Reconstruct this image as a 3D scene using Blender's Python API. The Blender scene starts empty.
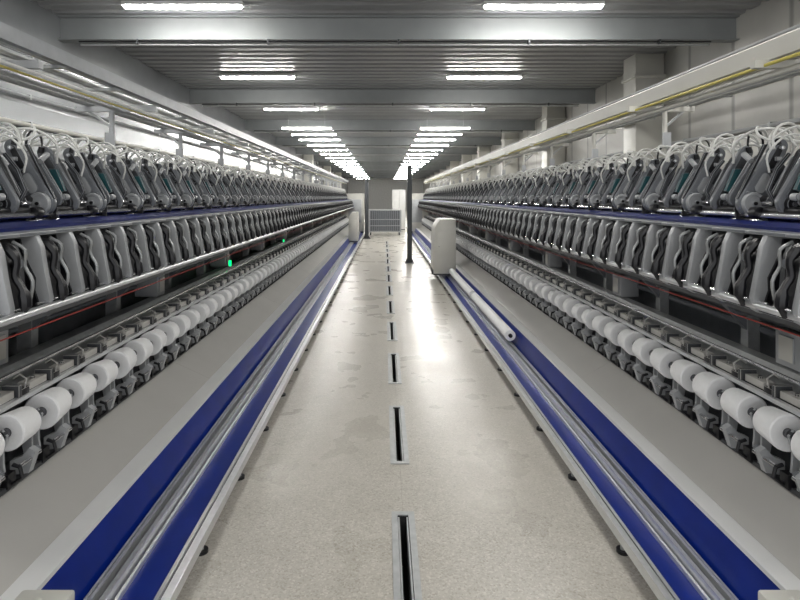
import bpy, bmesh, math, random
from mathutils import Vector, Matrix
random.seed(4)
S=bpy.context.scene
COL=S.collection
# ---------------------------------------------------------------- materials
def mat(name,col,rough=0.5,metal=0.0,nscale=8.0,namt=0.08,bump=0.0,emit=None,estr=0.0,spec=None):
    m=bpy.data.materials.new(name); m.use_nodes=True
    nt=m.node_tree; b=nt.nodes['Principled BSDF']
    b.inputs['Roughness'].default_value=rough; b.inputs['Metallic'].default_value=metal
    if spec is not None: b.inputs['Specular IOR Level'].default_value=spec
    tc=nt.nodes.new('ShaderNodeTexCoord'); n=nt.nodes.new('ShaderNodeTexNoise')
    n.inputs['Scale'].default_value=nscale; n.inputs['Detail'].default_value=4
    nt.links.new(tc.outputs['Object'],n.inputs['Vector'])
    r=nt.nodes.new('ShaderNodeValToRGB')
    lo=[max(0,c*(1-namt)) for c in col]; hi=[min(1,c*(1+namt)) for c in col]
    r.color_ramp.elements[0].position=0.3; r.color_ramp.elements[1].position=0.7
    r.color_ramp.elements[0].color=(*lo,1); r.color_ramp.elements[1].color=(*hi,1)
    nt.links.new(n.outputs['Fac'],r.inputs['Fac']); nt.links.new(r.outputs['Color'],b.inputs['Base Color'])
    if bump:
        bp=nt.nodes.new('ShaderNodeBump'); bp.inputs['Strength'].default_value=bump; bp.inputs['Distance'].default_value=0.01
        nt.links.new(n.outputs['Fac'],bp.inputs['Height']); nt.links.new(bp.outputs['Normal'],b.inputs['Normal'])
    if emit:
        b.inputs['Emission Color'].default_value=(*emit,1); b.inputs['Emission Strength'].default_value=estr
    return m
M={}
M['silver']=mat('brushed_aluminium',(0.72,0.73,0.74),0.30,0.7,30,0.05)
M['steel']=mat('galvanised_steel',(0.40,0.41,0.41),0.42,0.5,20,0.12)
M['chrome']=mat('chrome',(0.75,0.75,0.76),0.2,0.95)
M['blue']=mat('blue_paint',(0.002,0.018,0.20),0.30,0,6,0.12,spec=0.3)
M['navy']=mat('navy_paint',(0.002,0.010,0.11),0.4,0,6,0.15,spec=0.25)
M['white']=mat('white_ledge',(0.74,0.74,0.73),0.35,0,5,0.03)
M['deck']=mat('beige_panel',(0.47,0.457,0.43),0.42,0,3,0.03)
M['cream']=mat('cream_paint',(0.57,0.56,0.515),0.45,0,4,0.04)
M['grey']=mat('light_grey_casting',(0.40,0.41,0.42),0.34,0.1,12,0.06)
M['mid']=mat('mid_grey_cover',(0.17,0.18,0.195),0.34,0.1,12,0.1)
M['dark']=mat('dark_grey_metal',(0.055,0.058,0.063),0.42,0.2,12,0.15)
M['black']=mat('black_plastic',(0.008,0.008,0.010),0.38,0,12,0.2)
M['hose']=mat('white_hose',(0.78,0.78,0.75),0.4,0)
M['teal']=mat('teal_plastic',(0.012,0.07,0.08),0.4,0)
M['yarn']=mat('white_yarn',(0.90,0.90,0.90),0.8,0,60,0.02,0.12)
M['core']=mat('grey_paper_core',(0.10,0.10,0.11),0.7,0)
M['red']=mat('dark_red_cord',(0.30,0.03,0.02),0.5,0)
M['yellow']=mat('yellow_conduit',(0.60,0.52,0.12),0.4,0)
M['green']=mat('green_indicator',(0.0,0.6,0.15),0.4,0,emit=(0.0,1.0,0.2),estr=2.5)
M['tube']=mat('lamp_diffuser',(0.9,0.9,0.9),0.5,0,emit=(1.0,0.985,0.945),estr=114)
M['ceil']=mat('ceiling_metal',(0.30,0.305,0.31),0.42,0.1,2,0.05)
M['beam']=mat('beam_grey',(0.24,0.252,0.256),0.5,0.0,3,0.06)
M['post']=mat('post_dark_grey',(0.055,0.06,0.065),0.45,0.2,3,0.06)
M['pit']=mat('dark_pit',(0.02,0.02,0.02),0.8)
def wall_mat(name,col,rough,metal,direction,scale):
    m=mat(name,col,rough,metal,1.2,0.12)
    nt=m.node_tree; b=nt.nodes['Principled BSDF']
    tc=nt.nodes.new('ShaderNodeTexCoord'); w=nt.nodes.new('ShaderNodeTexWave')
    w.wave_type='BANDS'; w.bands_direction=direction; w.inputs['Scale'].default_value=scale
    w.inputs['Distortion'].default_value=0
    nt.links.new(tc.outputs['Object'],w.inputs['Vector'])
    r=nt.nodes.new('ShaderNodeValToRGB'); r.color_ramp.elements[0].position=0.0; r.color_ramp.elements[1].position=0.02
    r.color_ramp.elements[0].color=(.55,.55,.55,1)
    nt.links.new(w.outputs['Fac'],r.inputs['Fac'])
    old=b.inputs['Base Color'].links[0].from_socket
    mx=nt.nodes.new('ShaderNodeMix'); mx.data_type='RGBA'; mx.blend_type='MULTIPLY'; mx.inputs[0].default_value=1
    nt.links.new(old,mx.inputs[6]); nt.links.new(r.outputs['Color'],mx.inputs[7]); nt.links.new(mx.outputs[2],b.inputs['Base Color'])
    bp=nt.nodes.new('ShaderNodeBump'); bp.inputs['Strength'].default_value=0.5; bp.inputs['Distance'].default_value=0.02
    nt.links.new(r.outputs['Color'],bp.inputs['Height']); nt.links.new(bp.outputs['Normal'],b.inputs['Normal'])
    return m
M['walll']=wall_mat('sandwich_panel',(0.25,0.26,0.27),0.24,0.15,'Z',0.45)
M['wallr']=wall_mat('cream_panel_wall',(0.46,0.45,0.42),0.45,0,'Y',0.28)
M['wallb']=mat('end_wall_paint',(0.70,0.70,0.68),0.5)
def floor_mat():
    m=bpy.data.materials.new('polished_concrete'); m.use_nodes=True; nt=m.node_tree; b=nt.nodes['Principled BSDF']
    L=nt.links.new
    def mul(a,c):
        x=nt.nodes.new('ShaderNodeMix'); x.data_type='RGBA'; x.blend_type='MULTIPLY'; x.inputs[0].default_value=1
        L(a,x.inputs[6]); L(c,x.inputs[7]); return x.outputs[2]
    def noise(sc,det,ro,lo,hi,p0=.3,p1=.7):
        n=nt.nodes.new('ShaderNodeTexNoise'); n.inputs['Scale'].default_value=sc; n.inputs['Detail'].default_value=det; n.inputs['Roughness'].default_value=ro
        L(tc.outputs['Object'],n.inputs['Vector'])
        r=nt.nodes.new('ShaderNodeValToRGB'); r.color_ramp.elements[0].position=p0; r.color_ramp.elements[1].position=p1
        r.color_ramp.elements[0].color=(*lo,1); r.color_ramp.elements[1].color=(*hi,1); L(n.outputs['Fac'],r.inputs['Fac']); return r.outputs['Color']
    tc=nt.nodes.new('ShaderNodeTexCoord')
    v=nt.nodes.new('ShaderNodeTexVoronoi'); v.inputs['Scale'].default_value=130
    L(tc.outputs['Object'],v.inputs['Vector'])
    sep=nt.nodes.new('ShaderNodeSeparateColor'); L(v.outputs['Color'],sep.inputs['Color'])
    r=nt.nodes.new('ShaderNodeValToRGB'); e=r.color_ramp.elements
    e[0].position=0.0; e[0].color=(0.34,0.32,0.28,1); e[1].position=1.0; e[1].color=(0.53,0.505,0.455,1)
    a=e.new(0.22); a.color=(0.415,0.392,0.348,1); a=e.new(0.78); a.color=(0.45,0.427,0.38,1)
    L(sep.outputs['Red'],r.inputs['Fac'])
    c=mul(r.outputs['Color'],noise(0.7,3,0.5,(.95,.945,.94),(1.03,1.03,1.03)))
    c=mul(c,noise(5,8,0.8,(.92,.915,.90),(1.02,1.02,1.02),.33,.56))
    mp=nt.nodes.new('ShaderNodeMapping'); L(tc.outputs['Object'],mp.inputs['Vector'])
    mp.inputs['Location'].default_value=(-0.095,-0.6,0)
    br=nt.nodes.new('ShaderNodeTexBrick'); br.offset=0; br.inputs['Scale'].default_value=1.0
    br.inputs['Brick Width'].default_value=2.6; br.inputs['Row Height'].default_value=1.44
    br.inputs['Mortar Size'].default_value=0.002; br.inputs['Mortar Smooth'].default_value=0.3
    br.inputs['Color1'].default_value=(1,1,1,1); br.inputs['Color2'].default_value=(1,1,1,1); br.inputs['Mortar'].default_value=(0.84,0.83,0.81,1)
    L(mp.outputs['Vector'],br.inputs['Vector'])
    c=mul(c,br.outputs['Color']); L(c,b.inputs['Base Color'])
    n3=nt.nodes.new('ShaderNodeTexNoise'); n3.inputs['Scale'].default_value=2.2; n3.inputs['Detail'].default_value=4
    L(tc.outputs['Object'],n3.inputs['Vector'])
    mr=nt.nodes.new('ShaderNodeMapRange'); mr.inputs['From Min'].default_value=0.3; mr.inputs['From Max'].default_value=0.7
    mr.inputs['To Min'].default_value=0.25; mr.inputs['To Max'].default_value=0.34
    L(n3.outputs['Fac'],mr.inputs['Value']); L(mr.outputs['Result'],b.inputs['Roughness'])
    b.inputs['Specular IOR Level'].default_value=0.22
    return m
M['floor']=floor_mat()

# ---------------------------------------------------------------- mesh builder
class MB:
    def __init__(s): s.v=[]; s.f=[]; s.m=[]; s.mats=[]
    def mi(s,k):
        if k not in s.mats: s.mats.append(k)
        return s.mats.index(k)
    def add(s,vs,fs,k):
        o=len(s.v); s.v+=[tuple(p) for p in vs]; i=s.mi(k)
        for f in fs: s.f.append(tuple(o+a for a in f)); s.m.append(i)
    def box(s,x0,x1,y0,y1,z0,z1,k):
        vs=[(x,y,z) for z in (z0,z1) for y in (y0,y1) for x in (x0,x1)]
        s.add(vs,[(0,2,3,1),(4,5,7,6),(0,1,5,4),(2,6,7,3),(0,4,6,2),(1,3,7,5)],k)
    def prism(s,poly,y0,y1,k):     # poly in (x,z), extruded along y
        n=len(poly); vs=[(p[0],y0,p[1]) for p in poly]+[(p[0],y1,p[1]) for p in poly]
        s.add(vs,[tuple(range(n))]+[tuple(range(2*n-1,n-1,-1))]+[((i+1)%n,i,i+n,(i+1)%n+n) for i in range(n)],k)
    def prismx(s,poly,x0,x1,k):    # poly in (y,z), extruded along x
        n=len(poly); vs=[(x0,p[0],p[1]) for p in poly]+[(x1,p[0],p[1]) for p in poly]
        s.add(vs,[tuple(range(n))]+[tuple(range(2*n-1,n-1,-1))]+[((i+1)%n,i,i+n,(i+1)%n+n) for i in range(n)],k)
    def tube(s,pts,r,k,n=8,caps=True):
        pts=[Vector(p) for p in pts]; rs=r if isinstance(r,(list,tuple)) else [r]*len(pts)
        vs=[];fs=[]; up=None
        for i,p in enumerate(pts):
            t=(pts[min(i+1,len(pts)-1)]-pts[max(i-1,0)]).normalized()
            if up is None:
                up=Vector((0,0,1)) if abs(t.z)<0.9 else Vector((1,0,0))
            a=(up-t*up.dot(t)).normalized(); b=t.cross(a); up=a
            for j in range(n):
                q=2*math.pi*j/n; vs.append(p+(a*math.cos(q)+b*math.sin(q))*rs[i])
        for i in range(len(pts)-1):
            for j in range(n):
                j2=(j+1)%n; fs.append((i*n+j,i*n+j2,(i+1)*n+j2,(i+1)*n+j))
        if caps:
            fs.append(tuple(range(n-1,-1,-1))); fs.append(tuple((len(pts)-1)*n+j for j in range(n)))
        s.add(vs,fs,k)
    def cyl(s,p0,p1,r,k,n=16): s.tube([p0,p1],r,k,n)
    def lathe(s,prof,cx,cz,k,n=24):  # prof: list (y,r) around Y axis
        vs=[];fs=[]
        for (y,r) in prof:
            for j in range(n):
                q=2*math.pi*j/n; vs.append((cx+r*math.cos(q),y,cz+r*math.sin(q)))
        for i in range(len(prof)-1):
            for j in range(n):
                j2=(j+1)%n; fs.append((i*n+j,i*n+j2,(i+1)*n+j2,(i+1)*n+j))
        s.add(vs,fs,k)
    def mesh(s,name,side=1,bevel=0,map_x=None,seg=2):
        me=bpy.data.meshes.new(name)
        vs=s.v
        if map_x: vs=[(map_x(x),y,z) for x,y,z in vs]
        elif side<0: vs=[(-x,y,z) for x,y,z in vs]
        me.from_pydata(vs,[],s.f); 
        for k in s.mats: me.materials.append(M[k])
        for p,i in zip(me.polygons,s.m): p.material_index=i
        bm=bmesh.new(); bm.from_mesh(me)
        bmesh.ops.recalc_face_normals(bm,faces=bm.faces)
        if bevel:
            ed=[e for e in bm.edges if len(e.link_faces)==2 and e.calc_face_angle(0)>math.radians(40)]
            bmesh.ops.bevel(bm,geom=ed,offset=bevel,segments=seg,affect='EDGES',clamp_overlap=True,profile=0.5)
        bm.to_mesh(me); bm.free()
        for p in me.polygons: p.use_smooth=True
        me.set_sharp_from_angle(angle=math.radians(35))
        return me
def ob(name,me,loc=(0,0,0),parent=None,**kw):
    o=bpy.data.objects.new(name,me); COL.objects.link(o); o.location=loc
    if parent: o.parent=parent
    for k,v in kw.items(): o[k]=v
    return o
def cp(o,loc,parent=None):
    c=o.copy(); COL.objects.link(c); c.location=loc
    c.parent=parent
    return c
def px(s,u): return s*u+0.125-0.1*(u-0.95)
def rel(p,base): return (p[0]-base[0],p[1]-base[1],p[2]-base[2])
def curve(pts,n=4):
    P=[Vector(p) for p in pts]; P=[2*P[0]-P[1]]+P+[2*P[-1]-P[-2]]; out=[]
    for i in range(1,len(P)-2):
        for j in range(n):
            t=j/n; a,b_,c,d=P[i-1],P[i],P[i+1],P[i+2]
            out.append(0.5*((2*b_)+(c-a)*t+(2*a-5*b_+4*c-d)*t*t+(3*b_-a-3*c+d)*t*t*t))
    out.append(P[-2]); return out

Y0,Y1=1.3,24.2
PITCH=0.237
XL,XR=-4.5,4.9
ZC=4.1
YE=70
# ---------------------------------------------------------------- structure
sx0,sx1=0.068,0.122
slots=[(3.38+1.44*k,3.38+1.44*k+0.87) for k in range(-1,12)]
b=MB()
def quad(x0,x1,y0,y1): b.add([(x0,y0,0),(x1,y0,0),(x1,y1,0),(x0,y1,0)],[(0,1,2,3)],'floor')
quad(XL,sx0,-2,YE); quad(sx1,XR,-2,YE)
yy=-2
for a,c in slots: quad(sx0,sx1,yy,a); yy=c
quad(sx0,sx1,yy,YE)
ob('floor',b.mesh('floor'),kind='structure')
b=MB()   # corrugated roof deck (ribs run across)
prof=[]; y=-2.0
while y<YE:
    prof+= [(y,ZC),(y+0.16,ZC),(y+0.19,ZC+0.035),(y+0.27,ZC+0.035)]; y+=0.30
vs=[];fs=[]
for q in prof: vs+=[(XL,q[0],q[1]),(XR,q[0],q[1])]
for i in range(len(prof)-1): fs.append((2*i,2*i+1,2*i+3,2*i+2))
b.add(vs,fs,'ceil'); ob('ceiling',b.mesh('ceiling'),kind='structure')
b=MB(); b.box(XL-0.1,XL,-2,YE,0,ZC+.05,'walll'); ob('wall_left',b.mesh('wall_left'),kind='structure')
b=MB(); b.box(XR,XR+0.1,-2,YE,0,ZC+.05,'wallr'); ob('wall_right',b.mesh('wall_right'),kind='structure')
b=MB(); b.box(XL,XR,YE,YE+0.1,0,ZC+.05,'wallb'); ob('wall_back',b.mesh('wall_back'),kind='structure')

# roof beams
def beam_mesh():
    b=MB()
    z0,z1=3.77,ZC; w=0.085; t=0.014; g=0.010
    poly=[(-w,z0),(w,z0),(w,z0+t),(g,z0+t),(g,z1-t),(w,z1-t),(w,z1),(-w,z1),(-w,z1-t),(-g,z1-t),(-g,z0+t),(-w,z0+t)]
    poly=[(y,z-3.77) for y,z in poly]
    b.prismx(poly,XL,XR,'beam')
    return b.mesh('roof_beam')
bm_=beam_mesh()
b=MB(); b.cyl((XL+0.3,0,0),(XR-0.4,0,0),0.018,'steel',8); b.cyl((XL+0.3,-.05,0.03),(XR-0.4,-.05,0.03),0.010,'black',8)
for x in (-3.4,-1.6,0.2,2.0,3.8): b.box(x-0.012,x+0.012,-0.06,0.02,0,0.062,'dark')
pm=b.mesh('conduit_pipe')
by=[2.6,7.8,13.0,18.2,23.4,28.6,33.8,39,44.2,49.4,54.6,59.8,65]
for y in by:
    o=ob('roof_beam',bm_,(0,y,3.77),label='grey steel I-beam spanning the hall under the metal roof deck',category='beam',group='steel roof beams')
    if 5<y<25: ob('conduit_pipe',pm,(0,-.04,-.06),o,label='thin galvanised conduit clipped under the beam')

# lamps
b=MB(); b.prismx([(-0.05,0.05),(0.05,0.05),(0.065,0.0),(-0.065,0.0)],-0.76,0.76,'white'); hm=b.mesh('lamp_housing')
b=MB(); b.prismx([(-0.050,0.0),(-0.036,-0.028),(0.036,-0.028),(0.050,0.0)],-0.73,0.73,'tube'); dm=b.mesh('diffuser')
b=MB()
for x in (-.55,.55): b.cyl((x,0,.05),(x,0,.42),.006,'steel',6)
b.box(-.56,.56,-.015,.015,.05,.065,'steel')
wm_=b.mesh('suspension_rod')
ly=[(-1.0,4.02),(3.0,4.02),(7.1,4.02),(11.3,4.02),(15.4,4.02)]+[(q,3.69) for q in (17.0,18.7,20.4,22.6,24.8,27.2,29.8,32.6,35.6,38.8,42.4,46.4,51,56.5,63)]  # rows behind and above the camera are unseen, added for near illumination
for y,z in ly:
    for x in (-2.55,2.02):
        xx=x if y<16 else x*0.92
        h=ob('ceiling_lamp',hm,(xx,y,z),label='slim white fluorescent batten lamp glowing under the roof deck',category='lamp',group='fluorescent batten lamps')
        ob('diffuser',dm,(0,0,0),h,label='glowing white diffuser')
        if z<4: ob('suspension_rod',wm_,(0,0,0),h)
        
# wall columns (right)
def column(x,y,w,d,label,h=ZC):
    b=MB(); b.box(-w/2,w/2,-d/2,d/2,0,h,'cream'); b.box(-w/2-.03,w/2+.03,-d/2-.03,d/2+.03,h-0.42,h-0.36,'cream')
    b.box(-w/2-.02,w/2+.02,-d/2-.02,d/2+.02,0,0.12,'steel')
    return ob('column',b.mesh('column',bevel=0.01),(x,y,0),label=label,category='column',group='cream wall columns')
for y in (10.0,15.3,20.6,26,31.4,36.8): column(XR-0.27,y,0.5,0.5,'cream painted square column against the wall')
for y in (31.4,41.8,52): column(XL+0.27,y,0.5,0.5,'cream painted square column against the wall')

# ---------------------------------------------------------------- floor drains
b=MB()
for a,c in ((sx0-0.03,sx0),(sx1,sx1+0.03)): b.box(a-0.095,c-0.095,-0.465,0.465,-0.002,0.006,'steel')
for a,c in ((-0.465,-0.435),(0.435,0.465)): b.box(sx0-0.095,sx1-0.095,a,c,-0.002,0.006,'steel')
fm=b.mesh('drain_frame')
b=MB(); x0,x1=sx0-0.095,sx1-0.095
b.add([(x0,-.435,0),(x1,-.435,0),(x1,.435,0),(x0,.435,0),(x0,-.435,-.25),(x1,-.435,-.25),(x1,.435,-.25),(x0,.435,-.25)],
      [(4,5,6,7),(0,1,5,4),(1,2,6,5),(2,3,7,6),(3,0,4,7)],'pit')
b.box(x0+0.002,x0+0.010,-.43,.43,-.2,-0.003,'steel'); b.box(x1-0.010,x1-0.002,-.43,.43,-.2,-0.003,'steel')
dmesh=b.mesh('channel')
for a,c in slots:
    f=ob('floor_slot',fm,(0.095,(a+c)/2,0),label='narrow galvanised floor slot with a dark opening in the concrete',category='floor slot',group='floor slots along the aisle')
    ob('channel',dmesh,(0,0,0),f)

# ---------------------------------------------------------------- unit parts
def hull2(c0,r0,c1,r1,n=10):
    dx,dz=c1[0]-c0[0],c1[1]-c0[1]; a=math.atan2(dz,dx); out=[]
    for i in range(n+1):
        q=a+math.pi/2+math.pi*i/n; out.append((c0[0]+r0*math.cos(q),c0[1]+r0*math.sin(q)))
    for i in range(n+1):
        q=a-math.pi/2+math.pi*i/n; out.append((c1[0]+r1*math.cos(q),c1[1]+r1*math.sin(q)))
    return out
def arm_cover(b):
    b.prism(hull2((0,0),0.058,(0.135,0.265),0.034),-0.012,0.020,'mid')
    b.prism(hull2((0.035,0.07),0.026,(0.06,0.12),0.022),-0.017,-0.012,'grey')
    b.prism(hull2((0.088,0.175),0.018,(0.128,0.255),0.016,6),-0.017,-0.012,'black')
    b.cyl((0.130,-0.035,0.256),(0.130,0.045,0.256),0.012,'chrome',10)
    b.cyl((0.075,-0.030,0.145),(0.075,0.03,0.145),0.011,'black',8)
    b.cyl((-0.02,-0.026,0.05),(-0.02,0.0,0.05),0.007,'chrome',8)
    b.prism([(-0.062,0.02),(-0.045,0.02),(0.045,0.20),(0.085,0.275),(0.065,0.275),(0.025,0.19)],0.0,0.016,'black')
    b.prism([(0.085,0.10),(0.115,0.09),(0.155,0.17),(0.135,0.19)],-0.016,0.024,'dark')
    b.box(0.10,0.13,-0.030,-0.017,0.195,0.215,'grey')
def arm_disc(b):
    b.lathe([(-0.038,0.0),(-0.038,0.010),(-0.030,0.012),(-0.030,0.034),(-0.036,0.038),(-0.036,0.048),(-0.024,0.053),(-0.010,0.050)],0,0,'grey',22)
    b.lathe([(-0.044,0.0),(-0.044,0.008),(-0.036,0.009)],0,0,'black',12)
def arm_bracket(b):
    b.prism([(-0.05,-0.02),(-0.02,-0.065),(0.05,-0.05),(0.10,0.0),(0.19,-0.02),(0.17,-0.10),(0.04,-0.12),(-0.04,-0.09)],0.025,0.045,'black')
    b.cyl((0.00,-0.11,-0.078),(0.00,0.12,-0.078),0.014,'chrome',10)
    b.cyl((0.10,-0.11,-0.045),(0.10,0.12,-0.045),0.022,'dark',10)
    b.prism([(0.02,-0.05),(0.05,0.04),(0.14,0.16),(0.20,0.14),(0.20,-0.06)],0.050,0.065,'dark')
    b.cyl((0.04,-0.10,0.02),(0.04,-0.03,0.02),0.018,'black',10)
    b.prism(hull2((0.03,0.0),0.026,(0.12,0.17),0.020,6),-0.105,-0.095,'mid')
    b.prism(hull2((0.035,0.01),0.036,(0.135,0.22),0.024,6),-0.155,-0.135,'dark')
    b.cyl((0.00,-0.16,0.0),(0.00,-0.09,0.0),0.012,'chrome',8)
    b.cyl((-0.02,-0.10,-0.04),(-0.02,-0.05,-0.04),0.026,'black',12)
def arc(cx,cz,rx,rz,y0,y1,a0,a1,n=11):
    return [(cx+rx*math.cos(a0+(a1-a0)*i/n),y0+(y1-y0)*i/n,cz+rz*math.sin(a0+(a1-a0)*i/n)) for i in range(n+1)]
def arm_hose(b):
    b.tube(arc(0.22,0.25,0.13,0.13,-0.03,0.16,math.pi,-0.25),0.0065,'hose',6)
    b.tube(arc(0.21,0.25,0.12,0.11,-0.01,0.20,math.pi,-0.25),0.0065,'hose',6)
    b.tube(arc(0.18,0.25,0.09,0.10,0.02,-0.18,math.pi,0.1),0.006,'hose',6)
    b.tube(arc(0.16,0.26,0.11,0.09,0.20,0.34,math.pi,0.1),0.006,'hose',6)
    b.tube(arc(0.24,0.27,0.07,0.11,-0.20,-0.10,math.pi,0.0),0.006,'black',6)
    b.tube(curve([(0.12,0.0,0.28),(0.06,0.03,0.32),(0.10,0.10,0.365),(0.18,0.16,0.35),(0.24,0.22,0.27)]),0.006,'hose',6)
    b.tube(curve([(0.06,0.22,0.20),(0.03,0.16,0.29),(0.08,0.08,0.35),(0.16,0.02,0.34),(0.20,-.02,.26)]),0.006,'hose',6)
    b.tube(curve([(0.02,-0.10,0.14),(0.00,-0.12,0.22),(0.06,-0.16,0.30),(0.14,-0.20,0.28)]),0.005,'hose',6)
    b.tube(curve([(0.28,-0.22,0.27),(0.25,-0.1,0.31),(0.27,0.05,0.29),(0.24,0.16,0.32),(0.28,0.25,0.28)]),0.009,'hose',6)
    b.cyl((0.125,0.0,0.27),(0.118,0.0,0.30),0.018,'black',8)
    b.cyl((0.14,0.22,0.25),(0.135,0.22,0.28),0.014,'black',8)
def arm_mod(b):
    b.prism(hull2((0.01,0.005),0.050,(0.135,0.255),0.032),0.230,0.256,'mid')
    b.prism(hull2((0.02,0.03),0.030,(0.12,0.23),0.018),0.223,0.230,'dark')
    b.cyl((0.01,0.205,0.0),(0.01,0.23,0.0),0.030,'black',14)
    b.cyl((0.01,0.200,0.0),(0.01,0.205,0.0),0.012,'chrome',10)
    b.prism(hull2((0.02,0.02),0.042,(0.12,0.21),0.024),0.115,0.130,'mid')
    b.prism(hull2((0.03,0.02),0.034,(0.12,0.20),0.020,6),0.165,0.178,'grey')
    b.prism([(0.0,0.06),(0.045,0.17),(0.08,0.17),(0.05,0.04)],0.185,0.205,'teal')
    b.prism([(0.02,-0.03),(0.10,0.17),(0.17,0.19),(0.21,0.02),(0.12,-0.08)],0.085,0.10,'dark')
    b.cyl((0.0,0.09,-0.03),(0.0,0.36,-0.03),0.020,'black',12)
    b.cyl((-0.01,0.15,0.03),(-0.01,0.19,0.03),0.016,'grey',12)
    b.cyl((0.06,0.08,0.20),(0.06,0.14,0.24),0.014,'grey',10)
    b.prism(hull2((0.05,0.02),0.034,(0.12,0.19),0.024,6),0.345,0.360,'grey')
    b.prism(hull2((0.03,0.01),0.038,(0.12,0.22),0.024,6),0.290,0.305,'dark')
    b.tube([(0.02,0.32,-0.02),(-0.02,0.325,0.06),(0.02,0.33,0.15),(0.08,0.335,0.22)],0.010,'black',7)
ARM=[('arm_cover',arm_cover,0.0025,'tapering grey arm cover with rounded end'),('guide_disc',arm_disc,0,'round grey disc'),('arm_bracket',arm_bracket,0.002,'black roller bracket'),('hose',arm_hose,0,'looping white and black air hoses'),('roller_module',arm_mod,0.002,'dark plates with teal tab and rollers')]

def g_plate(b):
    P=[(-0.098,-0.160),(-0.075,-0.172),(0.02,-0.168),(0.085,-0.14),(0.110,-0.03),(0.135,0.07),(0.135,0.150),(-0.040,0.150),(-0.068,0.09),(-0.082,0.0),(-0.104,-0.11)]
    b.prism(P,-0.016,0.014,'grey')
    b.box(-0.050,0.11,-0.1185,0.1185,0.137,0.152,'mid')
    b.prism([(-0.085,-0.165),(0.04,-0.165),(0.05,-0.15),(-0.08,-0.15)],-0.1185,0.1185,'dark')
def g_boss(b):
    b.lathe([(-0.044,0.0),(-0.044,0.012),(-0.036,0.027),(-0.015,0.030)],0.040,0.092,'black',16)
    b.lathe([(-0.048,0.0),(-0.048,0.008),(-0.043,0.009)],0.040,0.092,'chrome',10)
    b.lathe([(-0.034,0.0),(-0.034,0.010),(-0.028,0.020),(-0.015,0.022)],-0.025,-0.105,'black',14)
    b.prism([(-0.068,-0.140),(-0.040,-0.145),(-0.005,-0.11),(0.004,-0.05),(0.040,0.0),(0.075,0.07),(0.070,0.12),(0.010,0.125),(0.000,0.08),(-0.020,0.03),(-0.050,-0.03),(-0.048,-0.08)],-0.026,-0.015,'black')
    b.prism([(0.045,-0.12),(0.058,-0.12),(0.088,0.0),(0.070,0.0)],-0.021,-0.015,'dark')
def g_lever(b):
    b.tube(curve([(0.03,0.05,0.12),(-0.045,0.05,0.105),(-0.085,0.05,0.06),(-0.080,0.05,0.0),(-0.108,0.05,-0.05),(-0.118,0.05,-0.11),(-0.10,0.05,-0.15)],3),[0.012]*3+[0.020]*3+[0.014]*4+[0.014]*3+[0.022]*3+[0.012]*3,'black',8)
    b.prism([(-0.060,-0.14),(0.04,-0.12),(0.11,0.13),(-0.01,0.13),(-0.045,0.05)],0.125,0.150,'dark')
    b.prism([(-0.06,-0.14),(0.04,-0.12),(0.10,0.12),(-0.01,0.13),(-0.045,0.03)],0.014,0.125,'black')
    b.cyl((-0.05,0.095,0.04),(-0.07,0.095,0.04),0.018,'mid',12)
    b.tube(curve([(-0.03,0.11,0.12),(-0.075,0.115,0.09),(-0.07,0.12,0.03),(-0.10,0.12,-0.03),(-0.09,0.12,-.10)],3),0.007,'steel',7)
    b.cyl((-0.085,-0.07,-0.125),(-0.085,0.13,-0.125),0.006,'chrome',8)
GUIDE=[('casting_plate',g_plate,0.002,'broad light grey metal plate'),('boss',g_boss,0,'black curved slot with round bosses'),('yarn_lever',g_lever,0,'curved black yarn lever')]

def c_arm(b):
    for y in (-0.100,0.088):
        b.prism([(-0.02,-0.20),(0.02,-0.20),(0.035,-0.12),(0.024,-0.01),(0.0,0.028),(-0.024,0.0),(-0.006,-0.06),(-0.008,-0.12)],y,y+0.012,'grey')
        b.cyl((0,y-0.006,0),(0,y+0.018,0),0.020,'dark',12)
    b.prism([(-0.088,-0.10),(-0.062,-0.084),(-0.03,-0.12),(0.02,-0.14),(0.02,-0.20),(-0.060,-0.19)],-0.016,0.016,'grey')
    b.prism([(-0.070,-0.11),(-0.052,-0.10),(-0.03,-0.14),(0.02,-0.16),(0.02,-0.20),(-0.045,-0.18)],0.040,0.056,'mid')
def c_clamp(b):
    b.box(-0.04,0.05,-0.1185,-0.07,-0.21,-0.15,'black')
    b.tube([(-0.04,-0.088,-0.20),(-0.080,-0.088,-0.17),(-0.070,-0.088,-0.13),(-0.04,-0.088,-0.12)],0.008,'black',7)
    b.cyl((-0.07,-0.088,-0.125),(-0.07,0.05,-0.125),0.008,'chrome',8)
def c_block(b):
    b.box(0.045,0.100,-0.080,0.050,0.105,0.138,'deck')
    b.box(0.03,0.11,0.060,0.080,0.075,0.155,'dark')
    b.box(0.035,0.10,0.085,0.140,0.085,0.130,'black')
    b.cyl((0.07,-0.02,0.138),(0.07,-0.02,0.150),0.012,'black',8)
    b.tube([(0.04,0.112,0.13),(0.03,0.112,0.17),(0.06,0.112,0.19),(0.09,0.112,0.17)],0.004,'chrome',6)
    b.cyl((0.115,-0.09,0.075),(0.115,0.12,0.075),0.036,'black',14)
CRADLE=[('cradle_arm',c_arm,0,'light grey swing arm'),('clamp',c_clamp,0,'black clamp'),('cradle_block',c_block,0.003,'beige block over a black roller')]

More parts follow.
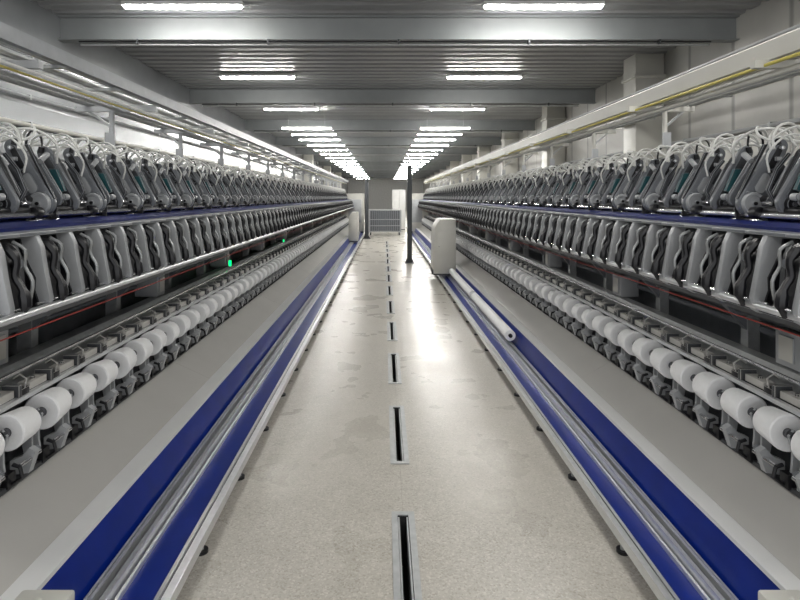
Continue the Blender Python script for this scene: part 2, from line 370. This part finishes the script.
def make_unit(parts,side,name):
    near=[]
    for n,f,bv,lab in parts:
        b=MB(); f(b); near.append((n,b.mesh(n,side,bv),lab))
    b=MB()
    for n,f,bv,lab in parts: f(b)
    return near,b.mesh(name,side)
def place(parts,side,name,label,group,machine,base,u,z,y_start,pitch,n,near_y,first_label=None):
    near,far=make_unit(parts,side,name)
    bx=px(side,u); tmpl=None; kids=[]
    for k in range(n):
        y=y_start+k*pitch; loc=rel((bx,y,z),base)
        if y<near_y:
            if tmpl is None:
                tmpl=ob(name,near[0][1],loc,machine,label=label,group=group)
                for nn,me,lab in near[1:]: kids.append(ob(nn,me,(0,0,0),tmpl,label=lab))
            else:
                c=cp(tmpl,loc,machine)
                for q in kids: cp(q,(0,0,0),c)
        else:
            ob(name,far,loc,machine,label=label,group=group)

# ---------------------------------------------------------------- machines
for side in (-1,1):
    base=(px(side,1.75),Y0,0)
    mac=bpy.data.objects.new('spinning_machine',None); COL.objects.link(mac); mac.location=base
    mac.empty_display_size=0.3
    mac['label']='long yarn spinning machine with blue trough, grey heads and aluminium rails'
    mac['category']='machine'
    mac['group']='spinning machines along the aisle'
    mx=lambda u,side=side,base=base: px(side,u)-base[0]
    L=Y1-Y0
    def long(name,fn,bevel=0,label=None):
        b=MB(); fn(b); o=ob(name,b.mesh(name,map_x=mx,bevel=bevel),(0,0,0),mac)
        if label: o['label']=label
        return o
    long('floor_rail',lambda b:(b.prism([(.925,.055),(.925,.100),(.957,.100),(.957,.055)],0,L,'silver'),b.prism([(.957,.056),(.957,.088),(.966,.088),(.966,.056)],0,L,'dark'),b.prism([(.966,.056),(.966,.098),(.982,.098),(.982,.056)],0,L,'silver')),label='grooved aluminium edge rail')
    long('trough',lambda b:(b.box(.95,1.255,0,L,.035,.056,'blue')),label='blue painted trough')
    def twin(b):
        b.prism([(1.118,.056),(1.118,.075),(1.130,.075),(1.130,.056)],0,L,'silver')
        b.prism([(1.138,.056),(1.138,.112),(1.158,.112),(1.158,.056)],0,L,'silver')
        b.box(1.158,1.178,0,L,.056,.08,'dark')
        b.prism([(1.178,.056),(1.178,.118),(1.192,.118),(1.192,.056)],0,L,'silver')
        b.box(1.192,1.197,0,L,.056,.10,'dark')
        b.prism([(1.197,.056),(1.197,.116),(1.208,.116),(1.208,.056)],0,L,'silver')
    long('guide_rail',twin,label='parallel flat aluminium guide rails')
    long('blue_panel',lambda b:b.prism([(1.210,.056),(1.210,.080),(1.283,.25),(1.292,.25),(1.25,.056)],0,L,'blue'),label='blue sloping side strip')
    long('white_ledge',lambda b:b.prism([(1.276,.245),(1.276,.263),(1.365,.266),(1.365,.245)],0,L,'white'),label='bright white flat ledge')
    def deck(b):
        y=0
        while y<L:
            y2=min(y+2.84,L)-0.002
            b.prism([(1.366,.240),(1.366,.256),(1.66,.405),(1.67,.390)],y,y2,'deck'); y+=2.84
    long('deck_panel',deck,label='sloping beige deck panels')
    long('plinth',lambda b:(b.box(1.32,2.30,0,L,.06,.22,'dark'),b.box(1.66,2.30,0,L,.22,.38,'dark')))
    long('cradle_bed',lambda b:(b.prism([(1.60,.395),(1.60,.415),(1.74,.415),(1.74,.40),(1.70,.395)],0,L,'dark'),b.box(1.720,1.745,0,L,.42,.66,'dark'),
        b.prism([(1.655,.695),(1.655,.715),(1.672,.718),(1.672,.695)],0,L,'silver')),label='dark bed with a slim metal rail')
    def duct(b):
        b.prism([(1.78,.66),(1.78,.79),(1.80,.81),(1.88,.81),(1.90,.79),(1.90,.66)],0,L,'steel')
        b.cyl((1.70,0,.815),(1.70,L,.815),.008,'chrome',8)
        b.prism([(1.94,.70),(1.94,.74),(2.02,.74),(2.02,.70)],0,L,'grey')
    long('suction_duct',duct,label='grey metal suction duct')
    long('back_panel',lambda b:b.box(2.08,2.12,0,L,.40,1.20,'mid'))
    long('head_beam',lambda b:(b.box(1.82,2.25,0,L,1.22,1.74,'dark'),b.box(1.64,1.82,0,L,1.20,1.43,'dark')))
    long('blue_beam',lambda b:(b.prism([(1.550,1.452),(1.550,1.476),(1.590,1.494),(1.82,1.494),(1.82,1.452)],0,L,'navy')),label='navy blue beam')
    def front(b):
        b.cyl((1.40,0,1.168),(1.40,L,1.168),.015,'silver',14)
        b.prism([(1.412,1.160),(1.412,1.172),(1.46,1.125),(1.60,1.17),(1.60,1.16),(1.46,1.112)],0,L,'dark')
    long('hand_rail',front,label='long aluminium tube rail')
    long('pull_cord',lambda b:b.cyl((1.40,0,1.105),(1.40,L,1.105),.0025,'red',6),label='thin dark red cord')
    long('roller_line',lambda b:(b.cyl((1.62,0,1.52),(1.62,L,1.52),.012,'chrome',10),b.cyl((1.73,0,1.54),(1.73,L,1.54),.018,'steel',10)))
    long('lower_pipe',lambda b:(b.cyl((1.62,0,1.10),(1.62,L,1.10),.016,'black',8),b.cyl((1.85,0,1.02),(1.85,L,1.02),.03,'dark',10),b.cyl((1.98,0,.90),(1.98,L,.90),.02,'mid',10)))
    b=MB(); b.box(1.90,1.97,-.03,.03,.40,1.22,'steel'); b.prism([(1.62,1.19),(1.66,1.19),(1.93,.92),(1.93,.86)],-.02,.02,'mid')
    sm=b.mesh('strut',map_x=mx); y=0.75
    while y<L: ob('strut',sm,(0,y,0),mac,label='grey frame upright with bracket'); y+=0.948
    b=MB(); b.box(1.82,1.98,-.10,.06,.815,.98,'grey'); b.box(1.81,1.82,-.07,.03,.84,.96,'cream'); em=b.mesh('control_box',map_x=mx,bevel=.006); y=1.3
    while y<L: ob('control_box',em,(0,y,0),mac,label='small grey control box'); y+=1.896
    b=MB(); b.cyl((.95,0,0),(.95,0,.014),.030,'black',14); b.cyl((.95,0,.012),(.95,0,.06),.012,'steel',8); fmm=b.mesh('levelling_foot',map_x=mx); y=2.52-Y0-.66
    while y<L: ob('levelling_foot',fmm,(0,y,0),mac,label='round black levelling foot'); y+=0.663
    narm=int((Y1-2.0)/(2*PITCH)); nu=int((Y1-2.0)/PITCH)
    place(ARM,side,'drafting_arm','grey drafting arm with white hoses','drafting arms on the machine head',mac,base,1.64,1.570,2.12,2*PITCH,narm,9)
    place(GUIDE,side,'yarn_guide_unit','light grey yarn guide unit with black lever','yarn guide units under the head',mac,base,1.50,1.310,2.0,PITCH,nu,8)
    place(CRADLE,side,'winding_cradle','grey winding cradle with beige block','winding cradles',mac,base,1.63,.615,2.163,PITCH,nu,8)
    b=MB(); b.box(1.0,2.35,L,L+.9,.02,1.75,'cream'); b.box(1.08,1.6,L-.012,L,.5,1.5,'grey'); b.box(1.0,2.35,L-.01,L+.9,.02,.12,'dark')
    ob('end_cabinet',b.mesh('end_cabinet',map_x=mx,bevel=.015),(0,0,0),mac,label='cream drive cabinet closing the machine')
    b=MB(); b.box(1.13,1.29,.2,.56,.12,.30,'cream'); b.cyl((1.21,.25,.30),(1.21,.5,.30),.02,'cream',10)
    ob('end_block',b.mesh('end_block',map_x=mx,bevel=.01),(0,0,0),mac,label='cream end block on the rails')

    # yarn packages (top level)
    b=MB(); b.lathe([(-.066,.022),(-.070,.040),(-.071,.074),(-.067,.080),(-.058,.081),(.058,.070),(.066,.067),(.069,.060),(.069,.040),(.066,.022)],0,0,'yarn',30); ym=b.mesh('yarn_package')
    b=MB(); b.lathe([(-.084,.013),(-.084,.021),(.084,.021),(.084,.013),(-.084,.013)],0,0,'core',16); cm=b.mesh('core_tube')
    t=None
    for k in range(nu):
        y=2.163+k*PITCH
        loc=(px(side,1.63),y-0.0,.615)
        if t is None:
            t=ob('yarn_package',ym,loc,label='white tapered yarn package held in a winding cradle',category='yarn package',group='yarn packages on the winding cradles')
            tk=ob('core_tube',cm,(0,0,0),t,label='grey core tube'); o=t
        else:
            o=cp(t,loc); 
            if y<10: cp(tk,(0,0,0),o)
        s=random.uniform(.95,1.03); o.scale=(s,1,s); o.rotation_euler=(random.uniform(-.03,.03),0,random.uniform(-.05,.05))
    # overhead track
    tb=(px(side,1.9),Y0,1.74)
    tr=bpy.data.objects.new('overhead_track',None); COL.objects.link(tr); tr.location=tb
    tx=lambda u,side=side,tb=tb: px(side,u)-tb[0]
    tr['category']='overhead track'
    tr['label']='cream overhead box track with yellow conduit on posts' if side>0 else 'grey overhead cable tray with pipes on posts'
    def tp(name,fn,bevel=0,label=None,loc=(0,0,0)):
        b=MB(); fn(b); o=ob(name,b.mesh(name,map_x=tx,bevel=bevel),loc,tr)
        if label: o['label']=label
        return o
    if side>0:
        tp('track_beam',lambda b:b.prism([(1.69,.48),(1.69,.565),(1.705,.575),(1.81,.575),(1.825,.565),(1.825,.48),(1.81,.48),(1.81,.495),(1.705,.495),(1.705,.48)],0,L,'cream'),label='cream box beam')
        tp('conduit',lambda b:(b.cyl((1.67,0,.455),(1.67,L,.455),.008,'yellow',8),b.cyl((1.74,0,.425),(1.74,L,.425),.014,'cream',10),b.cyl((1.80,0,.43),(1.80,L,.43),.010,'grey',10),
             b.cyl((1.73,0,.588),(1.73,L,.588),.013,'steel',8),b.cyl((1.96,0,.49),(1.96,L,.49),.009,'yellow',8),
             b.cyl((2.02,0,.495),(2.02,L,.495),.018,'cream',10),b.cyl((2.09,0,.49),(2.09,L,.49),.012,'steel',10)),label='yellow cable and cream conduits')
    else:
        tp('track_beam',lambda b:(b.prism([(1.60,.50),(1.60,.565),(1.63,.565),(1.63,.55),(1.61,.55),(1.61,.515),(1.63,.515),(1.63,.50)],0,L,'mid'),
                                   b.prism([(1.92,.50),(1.92,.58),(1.89,.58),(1.89,.56),(1.905,.56),(1.905,.52),(1.89,.52),(1.89,.50)],0,L,'steel')),label='grey steel channels')
        tp('conduit',lambda b:(b.cyl((1.70,0,.54),(1.70,L,.54),.020,'grey',10),b.cyl((1.79,0,.535),(1.79,L,.535),.014,'steel',10),b.cyl((1.84,0,.45),(1.84,L,.45),.012,'grey',8),b.cyl((1.66,0,.43),(1.66,L,.43),.008,'hose',8),b.cyl((1.74,0,.44),(1.74,L,.44),.006,'yellow',8),b.cyl((2.05,0,.50),(2.05,L,.50),.02,'steel',8)),label='bundle of pipes and conduits')
        y=.3
        b=MB(); b.box(1.61,1.91,-.015,.015,.503,.518,'steel'); rm=b.mesh('tray_rung',map_x=tx)
        while y<L: ob('tray_rung',rm,(0,y,0),tr); y+=.6
    b=MB(); b.cyl((1.90,0,0),(1.90,0,.48),.018,'cream' if side>0 else 'grey',10); b.box(1.62,2.12,-.018,.018,.445,.48,'cream' if side>0 else 'grey'); b.box(1.86,1.94,-.04,.04,0,.012,'grey')
    b.prism([(1.915,.34),(1.915,.36),(2.03,.447),(2.05,.447)],-.008,.008,'steel'); b.box(1.87,1.93,-.035,-.018,.20,.30,'grey')
    pmx=b.mesh('support_post',map_x=tx); y=1.25
    while y<L: ob('support_post',pmx,(0,y,0),tr,label='slim upright post with cross bracket'); y+=1.3

# pipes along walls
def wallpipe(x,z,r,k,label):
    b=MB(); b.cyl((0,0,0),(0,30,0),r,k,8)
    for y in range(1,30,2): b.box(-r-.02 if x<0 else -r, r if x<0 else r+.02,y,y+.03,-r-.01,r+.01,'steel')
    ob('wall_pipe',b.mesh('wall_pipe'),(x,0,z),label=label,category='pipe')
wallpipe(XL+.07,3.3,.04,'hose','white pipe clipped along the panel wall')
wallpipe(XL+.06,2.85,.02,'grey','thin grey pipe clipped along the panel wall')
wallpipe(XL+.06,2.5,.03,'cream','cream pipe clipped along the panel wall')
wallpipe(XR-.60,2.9,.04,'cream','cream pipe running along the wall columns')
wallpipe(XR-.60,3.1,.025,'hose','thin white pipe running along the wall columns')
wallpipe(XR-.05,2.5,.03,'grey','grey pipe clipped along the cream wall')

# ---------------------------------------------------------------- doffing units on the rails
def box_head(name,loc,w,d,h,label):
    b=MB(); b.prism([(-w/2,0),(w/2,0),(w/2,h),(-w/2+.12,h),(-w/2+.02,h-.16)],0,d,'cream')
    o=ob(name,b.mesh(name,bevel=.006),loc,label=label,category='machine unit')
    b=MB(); b.box(-w/2+.07,w/2-.05,-.008,.0,.12,h-.25,'cream'); b.cyl((-w/2+.10,-.02,h*.5),(-w/2+.10,0,h*.5),.012,'mid',10); ob('access_panel',b.mesh('access_panel',bevel=.003),(0,0,0),o,label='cream access panel with small latch')
    b=MB(); b.box(-w/2,w/2,.02,d-.02,-.03,.06,'dark'); b.cyl((-w/2-.02,.2,.0),(-w/2,.2,.0),.04,'black',12); ob('carriage_base',b.mesh('carriage_base'),(0,0,0),o)
    return o
box_head('doffing_unit',(1.15,10.6,.148),.42,.7,1.03,'cream doffing unit with sloped shoulder standing on the rails')
box_head('doffing_unit',(px(-1,1.13),18.5,.148),.32,.7,.95,'cream doffing unit standing on the rails')

# white rolls lying beside the blue strip
for y,l in ((5.6,2.2),(7.95,2.5)):
    b=MB(); b.lathe([(0.0,.020),(0.0,.054),(l,.054),(l,.020),(0,.020)],0,0,'yarn',28)
    o=ob('fabric_roll',b.mesh('fabric_roll'),(1.262,y,.215),label='long white roll with a dark core lying along the blue strip',category='roll',group='white rolls on the guide rails')
    b=MB(); b.lathe([(-.02,.010),(-.02,.019),(l+.02,.019),(l+.02,.010),(-.02,.010)],0,0,'black',14); ob('core_tube',b.mesh('roll_core'),(0,0,0),o,label='black core tube')

for y,r in ((6.0,.014),(9.2,.009)):
    b=MB(); b.cyl((0,0,0),(0,0,r*4),r,'green',12); b.cyl((0,0,-.04),(0,0,0),r*.8,'grey',12)
    ob('signal_lamp',b.mesh('signal_lamp'),(px(-1,1.70),y,.863),label='small glowing green signal lamp on the suction duct rail',category='lamp',group='green signal lamps')

def post(x,y,h,w,label):
    b=MB(); b.box(-w/2,w/2,-w/2,w/2,0,h,'post'); b.box(-w,w,-w,w,0,.02,'post'); b.box(-w*.7,w*.7,-w*.7,w*.7,h-.02,h,'post')
    for sx in (-1,1): b.prism([(sx*w/2,.02),(sx*w*.9,.02),(sx*w/2,.12)],-.006,.006,'post')
    ob('steel_post',b.mesh('steel_post',bevel=.004),(x,y,0),label=label,category='post',group='dark posts in the aisle')
post(.62,13.6,2.38,.115,'tall dark grey square steel post bolted to the floor')
post(-.66,21.5,2.3,.14,'dark grey square steel post standing by the machine')

b=MB(); w,d,h=.66,.6,.95
for sx in (-1,1):
    for sy in (0,1): b.box(sx*w-.025,sx*w+.025,sy*d-.025,sy*d+.025,.12,h+.12,'steel')
for i in range(16):
    x=-w+ .05+ i*(2*w-.10)/15; b.box(x-.026,x+.026,-.012,.0,.18,h+.08,'mid')
for z in (.40,.66): b.box(-w,w,-.02,-.012,z-.012,z+.012,'steel')
b.box(-w,w,0,d,.14,.18,'steel'); b.box(-w,w,-.02,d,h+.08,h+.12,'steel'); b.box(-w,w,.02,d,.18,h+.08,'dark')
o=ob('metal_trolley',b.mesh('metal_trolley'),(.04,23.4,0),label='grey slatted metal trolley standing in the aisle',category='trolley')
b=MB(); b.cyl((-.02,0,.06),(.02,0,.06),.06,'black',14); b.box(-.03,.03,-.02,.02,.06,.14,'steel'); wm=b.mesh('caster')
for sx in (-1,1):
    for yy in (.05,d-.05): ob('caster',wm,(sx*(w-.06),yy,0),o)
b=MB(); b.box(-.32,.32,0,.5,.05,1.95,'white'); b.box(-.30,-.01,-.012,0,.12,1.9,'white'); b.box(.01,.30,-.012,0,.12,1.9,'white'); b.box(-.3,.3,.02,.48,0,.05,'dark'); b.cyl((-.03,-.03,1.0),(-.03,-.03,1.15),.01,'black',8)
ob('tall_cabinet',b.mesh('tall_cabinet',bevel=.006),(.72,27,0),label='tall white two-door cabinet standing beyond the trolley',category='cabinet')

# ---------------------------------------------------------------- world, camera
w=bpy.data.worlds.new('World'); S.world=w; w.use_nodes=True
w.node_tree.nodes['Background'].inputs['Color'].default_value=(0.97,0.98,1,1)
w.node_tree.nodes['Background'].inputs['Strength'].default_value=1.3
cam=bpy.data.cameras.new('Camera'); co=bpy.data.objects.new('Camera',cam); COL.objects.link(co)
co.location=(0,0,1.6); co.rotation_euler=(math.radians(90),0,0)
cam.sensor_width=36; cam.lens=560/800*36; cam.shift_x=16/800; cam.shift_y=-103/800
cam.clip_start=0.05; cam.clip_end=200
S.camera=co
S.view_settings.view_transform='Standard'
